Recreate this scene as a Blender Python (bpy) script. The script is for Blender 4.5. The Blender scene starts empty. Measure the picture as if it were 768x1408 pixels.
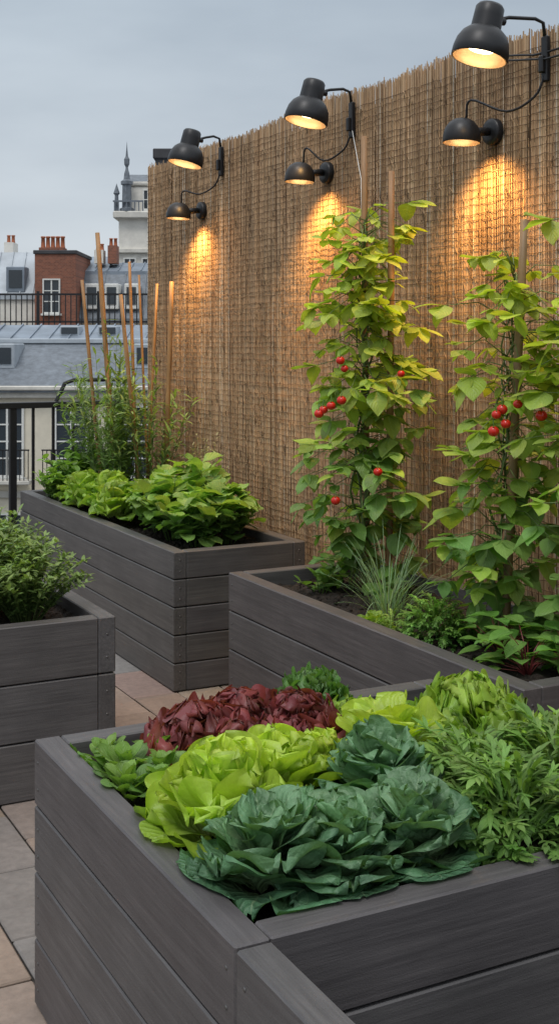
import bpy, math, random
import numpy as np
from mathutils import Vector, Matrix
TH=math.radians(27.4); CT,ST=math.cos(TH),math.sin(TH)
SC=bpy.context.scene; COL=SC.collection
def W(r,d,z=0.0): return (r*CT+d*ST, -r*ST+d*CT, z)
# ---------------------------------------------------------------- mesh builder
class MB:
    def __init__(s): s.v=[];s.f=[];s.uv=[];s.c=[];s.m=[];s.n=0
    def add(s,verts,faces,col=(1,1,1),uv=None,mat=0):
        verts=np.asarray(verts,float); k=len(verts)
        s.v.append(verts)
        c=np.asarray(col,float)
        if c.ndim==1: c=np.tile(c,(k,1))
        s.c.append(c)
        s.uv.append(np.zeros((k,2)) if uv is None else np.asarray(uv,float))
        b=s.n
        s.f.extend([tuple(b+i for i in f) for f in faces]); s.m.extend([mat]*len(faces)); s.n+=k
    def grid(s,P,col,uv=None,mat=0):
        a,b=P.shape[:2]
        F=[(i*b+j,i*b+j+1,(i+1)*b+j+1,(i+1)*b+j) for i in range(a-1) for j in range(b-1)]
        c=np.asarray(col,float)
        if c.ndim==3: c=c.reshape(-1,3)
        s.add(P.reshape(-1,3),F,c,None if uv is None else uv.reshape(-1,2),mat)
    def box(s,x0,x1,y0,y1,z0,z1,bev=0,col=(1,1,1),mat=0,M=None):
        lo=np.array([x0,y0,z0]);hi=np.array([x1,y1,z1]);ctr=(lo+hi)/2
        cs=[(i,j,k) for i in(0,1) for j in(0,1) for k in(0,1)]
        if bev<=0:
            V=[[ (lo,hi)[c[a]][a] for a in range(3)] for c in cs]
            idx={c:i for i,c in enumerate(cs)}
            F=[]
            for a in range(3):
                o=[q for q in range(3) if q!=a]
                for sg in(0,1):
                    f=[]
                    for p,q in((0,0),(1,0),(1,1),(0,1)):
                        c=[0,0,0];c[a]=sg;c[o[0]]=p;c[o[1]]=q;f.append(idx[tuple(c)])
                    F.append(f)
        else:
            V=[];idx={}
            for c in cs:
                for a in range(3):
                    p=[(lo,hi)[c[q]][q]+(0 if q==a else (bev if c[q]==0 else -bev)) for q in range(3)]
                    idx[(c,a)]=len(V);V.append(p)
            F=[]
            for a in range(3):
                o=[q for q in range(3) if q!=a]
                for sg in(0,1):
                    f=[]
                    for p,q in((0,0),(1,0),(1,1),(0,1)):
                        c=[0,0,0];c[a]=sg;c[o[0]]=p;c[o[1]]=q;f.append(idx[(tuple(c),a)])
                    F.append(f)
                for p in(0,1):
                    for q in(0,1):
                        c1=[0,0,0];c1[o[0]]=p;c1[o[1]]=q;c2=list(c1);c2[a]=1
                        c1=tuple(c1);c2=tuple(c2)
                        F.append([idx[(c1,o[0])],idx[(c2,o[0])],idx[(c2,o[1])],idx[(c1,o[1])]])
            for c in cs: F.append([idx[(c,0)],idx[(c,1)],idx[(c,2)]])
        V=np.array(V)
        F2=[]
        for f in F:
            n=np.cross(V[f[1]]-V[f[0]],V[f[2]]-V[f[1]])
            if np.dot(n,V[list(f)].mean(0)-ctr)<0: f=f[::-1]
            F2.append(f)
        if M is not None: V=np.array([M@Vector(p) for p in V])
        s.add(V,F2,col,None,mat)
    def tube(s,pts,r,seg=6,col=(1,1,1),mat=0,caps=True):
        P=[Vector(p) for p in pts];n=len(P)
        rr=r if hasattr(r,'__len__') else [r]*n
        V=[];prev=None
        for i in range(n):
            t=(P[min(i+1,n-1)]-P[max(i-1,0)]).normalized()
            if prev is None:
                a=Vector((0,0,1)) if abs(t.z)<.9 else Vector((1,0,0))
                prev=a.cross(t).normalized()
            u=(prev-t*prev.dot(t)).normalized();prev=u;w=t.cross(u)
            for k in range(seg):
                an=2*math.pi*k/seg
                V.append(P[i]+(u*math.cos(an)+w*math.sin(an))*rr[i])
        F=[(i*seg+k,i*seg+(k+1)%seg,(i+1)*seg+(k+1)%seg,(i+1)*seg+k) for i in range(n-1) for k in range(seg)]
        if caps: F.append(tuple(range(seg))[::-1]);F.append(tuple((n-1)*seg+k for k in range(seg)))
        s.add([tuple(v) for v in V],F,col,None,mat)
    def lathe(s,prof,M=None,seg=32,col=(1,1,1),mat=0):
        V=[];n=len(prof)
        for r,z in prof:
            for k in range(seg):
                a=2*math.pi*k/seg;p=Vector((r*math.cos(a),r*math.sin(a),z))
                V.append(tuple(M@p if M is not None else p))
        F=[(i*seg+k,i*seg+(k+1)%seg,(i+1)*seg+(k+1)%seg,(i+1)*seg+k) for i in range(n-1) for k in range(seg)]
        s.add(V,F,col,None,mat)
    def contain(s,box,soil,k=.5,hang=False):
        x0,x1,y0,y1,rim=box
        for V in s.v:
            out=(V[:,0]<x0)|(V[:,0]>x1)|(V[:,1]<y0)|(V[:,1]>y1)
            for a,lo,hi in((0,x0,x1),(1,y0,y1)):
                V[:,a]=np.where(V[:,a]<lo,lo-(lo-V[:,a])*k,V[:,a]);V[:,a]=np.where(V[:,a]>hi,hi+(V[:,a]-hi)*k,V[:,a])
            dd=np.maximum.reduce([x0-V[:,0],V[:,0]-x1,y0-V[:,1],V[:,1]-y1,np.zeros(len(V))])
            floor=rim+.006+dd*.08
            if hang: floor=np.where(dd>.066,rim-.5*(dd-.066)-.0,floor)
            V[:,2]=np.where(out,np.where(V[:,2]<floor,floor+(V[:,2]-floor)*.06,V[:,2]),np.maximum(V[:,2],soil+.002))
    def mesh(s,name,mats,smooth=True,origin=(0,0,0)):
        V=np.concatenate(s.v)-np.array(origin);C=np.concatenate(s.c);U=np.concatenate(s.uv)
        me=bpy.data.meshes.new(name);me.from_pydata(V.tolist(),[],s.f)
        ca=me.color_attributes.new('Col','FLOAT_COLOR','POINT')
        ca.data.foreach_set('color',np.concatenate([np.clip(C,0,1),np.ones((len(C),1))],1).ravel().astype(np.float32))
        uvl=me.uv_layers.new(name='UVMap')
        li=np.empty(len(me.loops),dtype=np.int32);me.loops.foreach_get('vertex_index',li)
        uvl.data.foreach_set('uv',U[li].ravel().astype(np.float32))
        for m in mats: me.materials.append(m)
        me.polygons.foreach_set('material_index',s.m)
        me.polygons.foreach_set('use_smooth',[smooth]*len(s.f))
        me.update();return me
def finish(o,label,cat,group=None):
    o["label"]=label;o["category"]=cat
    if group:o["group"]=group
def empty(name,loc,label,cat,group=None,rot=0):
    o=bpy.data.objects.new(name,None);o.location=loc;o.rotation_euler=(0,0,rot);o.empty_display_size=.1
    COL.objects.link(o);finish(o,label,cat,group);return o
def part(mb,name,parent,mats,smooth=True,local=False,loc=None):
    org=(0,0,0) if local else tuple(parent.location)
    me=mb.mesh(name,mats,smooth,org);o=bpy.data.objects.new(name,me);COL.objects.link(o);o.parent=parent;return o
def top(mb,name,mats,loc,label,cat,group=None,smooth=True):
    me=mb.mesh(name,mats,smooth,loc);o=bpy.data.objects.new(name,me);o.location=loc;COL.objects.link(o);finish(o,label,cat,group);return o
# ---------------------------------------------------------------- materials
def newmat(name):
    m=bpy.data.materials.new(name);m.use_nodes=True;nt=m.node_tree;nt.nodes.clear()
    out=nt.nodes.new('ShaderNodeOutputMaterial');b=nt.nodes.new('ShaderNodeBsdfPrincipled')
    nt.links.new(b.outputs[0],out.inputs[0]);return m,nt,b,out
def N(nt,t,**k):
    n=nt.nodes.new(t)
    for a,v in k.items(): setattr(n,a,v)
    return n
def mth(nt,op,a,b=None):
    n=nt.nodes.new('ShaderNodeMath');n.operation=op
    for i,x in enumerate((a,b)):
        if x is None: continue
        if isinstance(x,(int,float)): n.inputs[i].default_value=x
        else: nt.links.new(x,n.inputs[i])
    return n.outputs[0]
def mixc(nt,fac,a,b,typ='MIX'):
    n=nt.nodes.new('ShaderNodeMix');n.data_type='RGBA';n.blend_type=typ
    for s,x in((0,fac),(6,a),(7,b)):
        if isinstance(x,(int,float,tuple)): n.inputs[s].default_value=(x if s==0 else (*x,1) if len(x)==3 else x)
        else: nt.links.new(x,n.inputs[s])
    return n.outputs[2]
def coords(nt,scale=(1,1,1)):
    tc=N(nt,'ShaderNodeTexCoord');mp=N(nt,'ShaderNodeMapping');mp.inputs['Scale'].default_value=scale
    nt.links.new(tc.outputs['Object'],mp.inputs[0]);return mp.outputs[0]
def noise(nt,vec,scale,detail=4,rough=.6):
    n=N(nt,'ShaderNodeTexNoise');n.inputs['Scale'].default_value=scale;n.inputs['Detail'].default_value=detail;n.inputs['Roughness'].default_value=rough
    if vec is not None: nt.links.new(vec,n.inputs['Vector'])
    return n.outputs['Fac']
def ramp(nt,fac,stops):
    n=N(nt,'ShaderNodeValToRGB');e=n.color_ramp.elements
    while len(e)<len(stops): e.new(.5)
    for i,(p,c) in enumerate(stops): e[i].position=p;e[i].color=(*c,1) if len(c)==3 else c
    nt.links.new(fac,n.inputs[0]);return n.outputs[0]
def bump(nt,b,h,st,dist=.01):
    n=N(nt,'ShaderNodeBump');n.inputs['Strength'].default_value=st;n.inputs['Distance'].default_value=dist
    nt.links.new(h,n.inputs['Height']);nt.links.new(n.outputs[0],b.inputs['Normal']);return n
def surf(name,base,rough=.7,scale=8,var=.3,bst=.3,bdist=.01,stretch=(1,1,1),usecol=False,metal=0,spec=.5):
    m,nt,b,o=newmat(name);v=coords(nt,stretch);n1=noise(nt,v,scale,6,.65);n2=noise(nt,v,scale*.17+.2,3)
    lo=tuple(x*(1-var) for x in base);hi=tuple(min(1,x*(1+var)) for x in base)
    c=ramp(nt,n1,[(.3,lo),(.7,hi)]);c2=ramp(nt,n2,[(.3,(1-var*.6,)*3),(.7,(1,1,1))]);c=mixc(nt,1.0,c,c2,'MULTIPLY')
    if usecol:
        a=N(nt,'ShaderNodeAttribute',attribute_name='Col');c=mixc(nt,1.0,c,a.outputs['Color'],'MULTIPLY')
    nt.links.new(c,b.inputs['Base Color']);b.inputs['Roughness'].default_value=rough;b.inputs['Metallic'].default_value=metal
    b.inputs['Specular IOR Level'].default_value=spec
    if bst>0: bump(nt,b,n1,bst,bdist)
    return m
def leafmat(name,vein=.35,rough=.45,trans=.25,latf=7,bst=.4,vc=(.42,.55,.28),mw=.035,lw=.08,nsc=60,vb=-.35,bd=.005):
    m,nt,b,out=newmat(name)
    a=N(nt,'ShaderNodeAttribute',attribute_name='Col')
    uv=N(nt,'ShaderNodeTexCoord');sp=N(nt,'ShaderNodeSeparateXYZ');nt.links.new(uv.outputs['UV'],sp.inputs[0])
    ab=mth(nt,'ABSOLUTE',mth(nt,'SUBTRACT',sp.outputs[0],.5))
    taper=mth(nt,'ADD',mth(nt,'MULTIPLY',mth(nt,'SUBTRACT',1,sp.outputs[1]),mw*1.6),mw*.25)
    mid=mth(nt,'SUBTRACT',1,mth(nt,'MINIMUM',mth(nt,'DIVIDE',ab,taper),1))
    co=coords(nt);n=noise(nt,co,nsc,5);n2=noise(nt,co,14,3)
    wob=mth(nt,'MULTIPLY',mth(nt,'SUBTRACT',n2,.5),.16)
    f=mth(nt,'PINGPONG',mth(nt,'MULTIPLY',mth(nt,'ADD',mth(nt,'SUBTRACT',sp.outputs[1],mth(nt,'MULTIPLY',ab,.9)),wob),latf),.5)
    fade=mth(nt,'SUBTRACT',1,mth(nt,'MULTIPLY',ab,1.5))
    lat=mth(nt,'MULTIPLY',mth(nt,'MULTIPLY',mth(nt,'SUBTRACT',1,mth(nt,'MINIMUM',mth(nt,'DIVIDE',f,lw),1)),.5),fade)
    soft=mth(nt,'SUBTRACT',1,mth(nt,'MINIMUM',mth(nt,'DIVIDE',f,.35),1))
    vv=mth(nt,'MAXIMUM',mid,lat)
    c=mixc(nt,1.0,a.outputs['Color'],ramp(nt,n2,[(.3,(.74,.76,.73)),(.7,(1.17,1.14,1.1))]),'MULTIPLY')
    c=mixc(nt,mth(nt,'MULTIPLY',vv,vein),c,vc)
    nt.links.new(c,b.inputs['Base Color']);b.inputs['Roughness'].default_value=rough;b.inputs['Specular IOR Level'].default_value=.45
    h=mth(nt,'ADD',mth(nt,'MULTIPLY',n,.9),mth(nt,'MULTIPLY',soft,vb));bp=bump(nt,b,h,bst,bd)
    tr=N(nt,'ShaderNodeBsdfTranslucent');nt.links.new(mixc(nt,1.0,c,(1.3,1.35,.5),'MULTIPLY'),tr.inputs[0])
    mx=N(nt,'ShaderNodeMixShader');mx.inputs[0].default_value=trans
    nt.links.new(b.outputs[0],mx.inputs[1]);nt.links.new(tr.outputs[0],mx.inputs[2]);nt.links.new(mx.outputs[0],out.inputs[0])
    return m
def plain(name,c,rough=.5,metal=0,em=None,es=0):
    m,nt,b,o=newmat(name);v=coords(nt);n=noise(nt,v,30,3)
    nt.links.new(ramp(nt,n,[(.3,tuple(x*.85 for x in c)),(.7,tuple(min(1,x*1.1) for x in c))]),b.inputs['Base Color'])
    b.inputs['Roughness'].default_value=rough;b.inputs['Metallic'].default_value=metal
    if em: b.inputs['Emission Color'].default_value=(*em,1);b.inputs['Emission Strength'].default_value=es
    return m
def boardmat(name,st):
    m,nt,b,o=newmat(name);v=coords(nt,st);g=noise(nt,v,1.0,8,.7)
    v2=coords(nt,tuple(x*.25 for x in st));g2=noise(nt,v2,1.0,4,.6)
    fine=noise(nt,coords(nt),300,3);blot=noise(nt,coords(nt),5,4)
    a=N(nt,'ShaderNodeAttribute',attribute_name='Col')
    c=ramp(nt,g,[(.25,(.062,.058,.060)),(.5,(.088,.084,.086)),(.8,(.128,.121,.121))])
    c=mixc(nt,.4,c,ramp(nt,g2,[(.3,(.72,.70,.70)),(.7,(1.2,1.18,1.16))]),'MULTIPLY')
    c=mixc(nt,.7,c,ramp(nt,blot,[(.3,(.78,.78,.78)),(.7,(1.18,1.17,1.16))]),'MULTIPLY')
    c=mixc(nt,1.0,c,a.outputs['Color'],'MULTIPLY')
    nt.links.new(c,b.inputs['Base Color']);b.inputs['Roughness'].default_value=.5;b.inputs['Specular IOR Level'].default_value=.5
    bump(nt,b,mth(nt,'ADD',g,mth(nt,'MULTIPLY',fine,.6)),.5,.002);return m
M_BX=boardmat('composite_board_x',(4,110,110));M_BY=boardmat('composite_board_y',(110,4,110))
M_SCREW=plain('screw_metal',(.14,.135,.13),.4,.7)
M_SOIL=surf('soil',(.030,.020,.014),.95,55,.6,1,.02)
M_REED=surf('reed',(1,1,1),.65,40,.38,.3,.002,(1,1,.15),True)
M_BACK=surf('reed_backing',(.17,.10,.05),.9,60,.5,.5,.01,(1,1,.1))
M_WIRE=plain('wire',(.15,.095,.055),.6,.2)
M_BLACK=plain('black_metal',(.018,.018,.02),.42,.3)
M_INNER=plain('lamp_inner',(.5,.36,.22),.35,.4)
M_BULB=plain('bulb',(1,.9,.7),.4,0,(1,.76,.46),8)
M_BAMB=surf('bamboo',(.40,.22,.10),.55,25,.35,.3,.003,(1,1,.2),True)
M_LEAF=leafmat('leaf_smooth',.3,.38,.38);M_LET=leafmat('leaf_lettuce',.3,.36,.4,6,.6,(.62,.70,.36),.05,.08,40,-.4,.006);M_SM=leafmat('leaf_small',.1,.5,.3,4,.2)
M_BLUE=leafmat('leaf_cabbage',.6,.36,.25,6,.8,(.34,.47,.27),.03,.06,70,-.35,.007)
M_RED=leafmat('leaf_red',.15,.38,.38,5,.5,(.3,.2,.1),.03,.05,50)
M_STEM=plain('green_stem',(.14,.20,.06),.5)
M_TOM=plain('tomato_skin',(.55,.02,.01),.18)
M_PAVE=surf('pavers',(1,1,1),.8,35,.28,.5,.004,(1,1,1),True)
M_GROUT=surf('grout',(.05,.045,.04),.95,60,.4,.5,.01)
# ---------------------------------------------------------------- leaf
def prof(shape,t):
    if shape=='ovate': return np.maximum(np.sin(np.pi*t**.68),0)**.85
    if shape=='lance': return np.maximum(np.sin(np.pi*t**.85),0)
    if shape=='spoon':
        q=np.clip((t-.28)/.72,0,1);return np.maximum(.1*(t<.999),np.sqrt(np.maximum(1-(2*q-1)**2,0))*(t>.28))
    if shape=='round':
        return (.16+.84*np.sin(np.pi/2*np.clip((t-.05)/.5,0,1))**1.3)*np.sqrt(np.maximum(1-np.clip((t-.56)/.445,0,1)**2.6,0.0))
    if shape=='lettuce':
        return (.25+.75*np.sin(np.pi/2*np.minimum(t/.7,1)))*np.sqrt(np.maximum(1-np.clip((t-.7)/.305,0,1)**2.4,0.0))
    if shape=='blade': return np.minimum(1,(1-t)*6+.02)
    return t*0+1
def leaf(mb,base,az,el,L,Wd,curl=.8,cup=.3,ruf=0,rf=5,crum=0,col=(.1,.2,.03),col2=None,edge=None,shape='ovate',nu=5,nv=8,rng=random,twist=0,mat=0,rpow=2):
    t=np.linspace(0,1,nv)
    if nv>12: t=np.sin(t*np.pi/2)
    ang=el-curl*t**1.3
    dt=np.diff(t)*L
    rad=np.concatenate([[0],np.cumsum(np.cos(ang[:-1])*dt)]);zz=np.concatenate([[0],np.cumsum(np.sin(ang[:-1])*dt)])
    h=np.array([math.cos(az),math.sin(az),0]);s=np.array([-math.sin(az),math.cos(az),0]);up=np.array([0,0,1.])
    u=np.linspace(-1,1,nu)
    w=prof(shape,t)*Wd*.5
    nrm=-np.sin(ang)[:,None]*h+np.cos(ang)[:,None]*up
    ctr=np.array(base)+rad[:,None]*h+zz[:,None]*up
    T,Uu=np.meshgrid(t,u,indexing='ij')
    lat=w[:,None]*Uu
    off=cup*np.abs(Uu)**1.8*w[:,None]
    tipext=0
    if ruf:
        ph=rng.uniform(0,6.28);ph2=rng.uniform(0,6.28)
        A=np.arctan2(Uu*.9,T-.35+1e-6)
        E=np.clip(np.maximum(np.abs(Uu),np.clip((T-.55)/.45,0,1)),0,1)**rpow*np.minimum(T*2.5,1)
        wv=np.sin(rf*2*A+ph)+.35*np.sin(rf*3.3*A+ph2)
        off=off+ruf*Wd*E*wv
        lat=lat*(1+.10*E*np.cos(rf*2.7*A+ph2))
        tipext=(.05*L*E*np.cos(rf*2.6*A+ph))*(T**2)
    if crum:
        a=[rng.uniform(-1,1) for _ in range(6)]
        off=off+crum*Wd*(np.sin(8*T+4*Uu*a[0]+6*a[1])*np.cos(4*Uu+6*a[2])+.5*np.sin(14*T+6*a[3]+6*Uu*a[4]))*.5
    tw=twist*T
    P=ctr[:,None,:]+(lat*np.cos(tw)-off*np.sin(tw))[...,None]*s+(off*np.cos(tw)+lat*np.sin(tw))[...,None]*nrm[:,None,:]
    if ruf:
        tg=np.cos(ang)[:,None]*h+np.sin(ang)[:,None]*up;P=P+tipext[...,None]*tg[:,None,:]
    c1=np.array(col);c=np.tile(c1,(nv,nu,1))
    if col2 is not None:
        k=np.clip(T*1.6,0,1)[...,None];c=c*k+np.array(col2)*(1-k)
    if edge is not None:
        k=np.clip(np.abs(Uu)**2*.8+T**3*.8,0,1)[...,None];c=c*(1-k)+np.array(edge)*k
    uv=np.stack([(Uu+1)/2,T],-1)
    mb.grid(P,c,uv,mat)
def jit(c,rng,a=.2):
    k=1+rng.uniform(-a,a);return tuple(max(0,x*k*(1+rng.uniform(-a,a)*.3)) for x in c)
def lerp(a,b,t): return tuple(x+(y-x)*t for x,y in zip(a,b))
SOIL=.55
B1=(.832,1.788,1.692,2.628,.60);B2=(2.045,2.555,4.865,7.155,.60);B3=(2.065,2.615,2.555,4.225,.60);B0=(.415,1.325,3.945,4.885,.575)
def rosette(name,x,y,R,n,label,cat,inner,outer,base,edge=None,shape='lettuce',wr=.85,ruf=.1,rf=4,crum=.06,el=(.25,1.35),curl=(.9,.7),cup=.3,mat=None,seed=0,z=SOIL,nu=9,nv=16,lr=(1,.6),rpow=2,group=None,hgt=1.0,box=None,fp=1.0,tw=.3,alt=None):
    rng=random.Random(seed);mb=MB()
    for i in range(n):
        f=(i/(n-1))**fp;az=i*2.39996+rng.uniform(-.3,.3)
        L=R*(lr[0]+(lr[1]-lr[0])*f)*rng.uniform(.82,1.15)
        e=el[0]+(el[1]-el[0])*f+rng.uniform(-.15,.15)
        rb=R*.22*(1-f)
        b=(x+math.cos(az)*rb,y+math.sin(az)*rb,z+f*R*.22*hgt)
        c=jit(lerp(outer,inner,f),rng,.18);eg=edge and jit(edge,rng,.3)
        if alt and rng.random()<.3: c=lerp(c,alt,rng.uniform(.3,.9))
        leaf(mb,b,az,e,L,L*wr*rng.uniform(.82,1.18),curl[0]+(curl[1]-curl[0])*f+rng.uniform(-.2,.2),cup*rng.uniform(.4,1.3),ruf*rng.uniform(.7,1.3),rf*rng.uniform(.8,1.2),crum,c,base,eg,shape,nu,nv,rng,rng.uniform(-tw,tw),0,rpow)
    if box: mb.contain(box,z)
    return top(mb,name,[mat or M_LET],(x,y,z),label,cat,group)
# ================================================================= terrace
mb=MB();mb.box(-4,3.0,-3,8.0,-.35,-.012,0)
o=top(mb,'terrace_slab',[M_GROUT],(0,0,0),'grey concrete slab of the roof terrace','terrace',smooth=False);o["kind"]="structure"
mb=MB();rng=random.Random(3);pw,pl=.2,.4
tones=[(.31,.245,.20),(.27,.225,.195),(.33,.25,.20),(.225,.20,.185),(.34,.28,.23),(.30,.22,.175),(.25,.225,.21)]
row=0;X=-4
while X<2.98:
    Y=-3-(row%2)*pl/2
    while Y<8:
        y0=max(Y,-3);y1=min(Y+pl,8)
        if y1-y0>.02:
            z=rng.uniform(-.0015,.0015)
            mb.box(X+.003,X+pw-.003,y0+.003,y1-.003,-.010,z,.004,jit(rng.choice(tones),rng,.1))
        Y+=pl
    X+=pw;row+=1
o=top(mb,'terrace_floor',[M_PAVE],(0,0,0),'roof terrace paved in beige and grey blocks','floor',smooth=False);o["kind"]="structure"
mb=MB();mb.box(-3000,3000,-3000,3000,-17,-16)
o=top(mb,'ground',[surf('street_ground',(.06,.06,.06),.9,.5,.3,0)],(0,0,0),'grey street level far below the terrace','ground',smooth=False);o["kind"]="structure"
# ================================================================= planters
ms=MB();ms.lathe([(0,.0016),(.0032,.0013),(.0040,0)],None,8);SCREW_ME=ms.mesh('screw_head',[M_SCREW])
def planter(x0,x1,y0,y1,H,nb,label,group,soil=SOIL,sides='LRFB',t=.06,seed=0,tint=(1,1,1)):
    e=empty('planter_box',((x0+x1)/2,(y0+y1)/2,0),label,'planter',group);rng=random.Random(seed)
    bh=H/nb
    def panel(a0,a1,b0,b1,mat,name='side_panel'):
        m=MB()
        for i in range(nb):
            k=rng.uniform(.88,1.1)
            m.box(a0,a1,b0,b1,.004+i*bh if i==0 else i*bh+.0045,(i+1)*bh,.0035,tuple(k*q for q in tint))
        m2=part(m,name,e,[mat],False)
        return m2
    panel(x0,x0+t,y0,y1,M_BY);panel(x1-t,x1,y0,y1,M_BY)
    if 'F' in sides: panel(x0+t+.001,x1-t-.001,y0,y0+t,M_BX)
    if 'B' in sides: panel(x0+t+.001,x1-t-.001,y1-t,y1,M_BX)
    def screw(M):
        o=bpy.data.objects.new('screw_head',SCREW_ME);COL.objects.link(o);o.parent=e;o.matrix_local=Matrix.Translation(-e.location)@M
    for i in range(nb):
        for k in (.3,.7):
            zc=i*bh+bh*k
            for yy in (y0+.03,y1-.03): screw(Matrix.Translation((x0-.0003,yy,zc))@Matrix.Rotation(-math.pi/2,4,'Y'))
            for xx in(x0+.03,x1-.03): screw(Matrix.Translation((xx,y0-.0003,zc))@Matrix.Rotation(math.pi/2,4,'X'))
    m=MB();nx=max(8,int((x1-x0)/.02));ny=max(8,int((y1-y0)/.02));nr=np.random.RandomState(seed+5)
    gx=np.linspace(x0+t-.002,x1-t+.002,nx);gy=np.linspace(y0+t-.002,y1-t+.002,ny);GX,GY=np.meshgrid(gx,gy,indexing='ij')
    Z=soil+nr.uniform(-.009,.009,GX.shape)+.008*np.sin(GX*19)*np.cos(GY*15)
    m.grid(np.stack([GX,GY,Z],-1),(1,1,1))
    for _ in range(int((x1-x0)*(y1-y0)*250)):
        cx=nr.uniform(x0+t+.01,x1-t-.01);cy=nr.uniform(y0+t+.01,y1-t-.01);r=nr.uniform(.003,.010)
        m.lathe([(0,-r),(r*.9,-r*.4),(r,r*.3),(r*.3,r*.8),(0,r*.8)],Matrix.Translation((cx,cy,soil+.004))@Matrix.Rotation(nr.uniform(0,3),4,'X'),5)
    part(m,'soil',e,[M_SOIL],False)
    return e
G='dark composite planters on the terrace'
P1=planter(.77,1.85,1.63,2.69,.60,4,'square dark grey composite planter full of lettuce heads',G,seed=1,tint=(1.0,.97,.98))
planter(.77,1.85,.45,1.626,.597,4,'empty dark grey composite planter butted against lettuce planter',G,soil=.12,sides='F',seed=2)
P2=planter(1.98,2.62,4.80,7.22,.60,5,'long brownish grey planter with leafy greens and stakes',G,seed=3,tint=(1.18,1.03,.95))
P3=planter(2.0,2.68,2.49,4.29,.60,4,'long dark grey planter holding climbing tomato plants',G,seed=4,tint=(1.07,1,.97))
P0=planter(.35,1.39,3.88,4.95,.575,3,'dark grey three-board planter holding a bushy herb',G,soil=.53,seed=6,tint=(1.02,1,.98))
# ================================================================= reed fence
FX=2.8;FE=7.2
fe=empty('reed_fence',(FX,4,0),'tall brown reed screening fence bound with wire','fence')
mb=MB();rng=random.Random(11);cols=[(.68,.435,.24),(.60,.375,.20),(.73,.49,.28),(.50,.31,.165),(.78,.565,.35),(.63,.40,.22),(.57,.38,.23),(.38,.235,.125)]
def ftop(y): return 2.60+.015*math.sin(y*1.7)+.010*math.sin(y*5.1+1)
def bj(c,a): k=1+rng.uniform(-a,a);return tuple(q*k for q in c)
for layer in range(2):
    y=.6+layer*.002
    while y<FE:
        r=rng.uniform(.0015,.0024);x=FX-.006+layer*.006+rng.uniform(-.0014,.0014)
        zt=ftop(y)+rng.gauss(0,.010)-(rng.random()<.05)*rng.uniform(.02,.07)
        pts=[];n=8;sl=rng.gauss(0,.006)
        for i in range(n):
            z=zt*i/(n-1)+.01
            pts.append((x+rng.uniform(-.0015,.0015),y+sl*(i/(n-1)-.5)*2+rng.gauss(0,.0018),z))
        k=1+.07*math.sin(y*6.3)+.05*math.sin(y*17)
        c=tuple(q*k for q in bj(rng.choice(cols),.15))
        if rng.random()<.03: c=(.85,.76,.62)
        mb.tube(pts,r,5,c,0,False)
        y+=r*2*rng.uniform(.85,1.15)
for _ in range(9000):
    y=rng.uniform(.7,FE-.05);z=rng.uniform(.3,2.52);L=rng.uniform(.006,.04);a=rng.gauss(0,.25);k2=rng.choice((.15,.3,1.2,1.3))
    mb.tube([(FX-.012,y,z),(FX-.013-rng.uniform(0,.004),y+L*math.sin(a),z+L*math.cos(a))],.0012,4,(.62*k2,.41*k2,.23*k2),0,False)
part(mb,'reeds',fe,[M_REED])
mb=MB();mb.box(FX+.008,FX+.02,.6,FE-.01,.02,2.54);part(mb,'backing_sheet',fe,[M_BACK],False)
mb=MB();z=.05
while z<2.57:
    zz=z+rng.gauss(0,.003)
    pts=[(FX-.0105+rng.uniform(-.0022,.0010),yy,zz+rng.gauss(0,.0022)) for yy in np.linspace(.6,FE,200)]
    mb.tube(pts,.0011,4);z+=.029
part(mb,'binding_wires',fe,[M_WIRE])
mb=MB()
for yy in (.7,2.9,5.1,FE-.03): mb.box(FX+.022,FX+.07,yy-.025,yy+.025,0,2.5,.003)
part(mb,'support_posts',fe,[M_BLACK],False)
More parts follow.
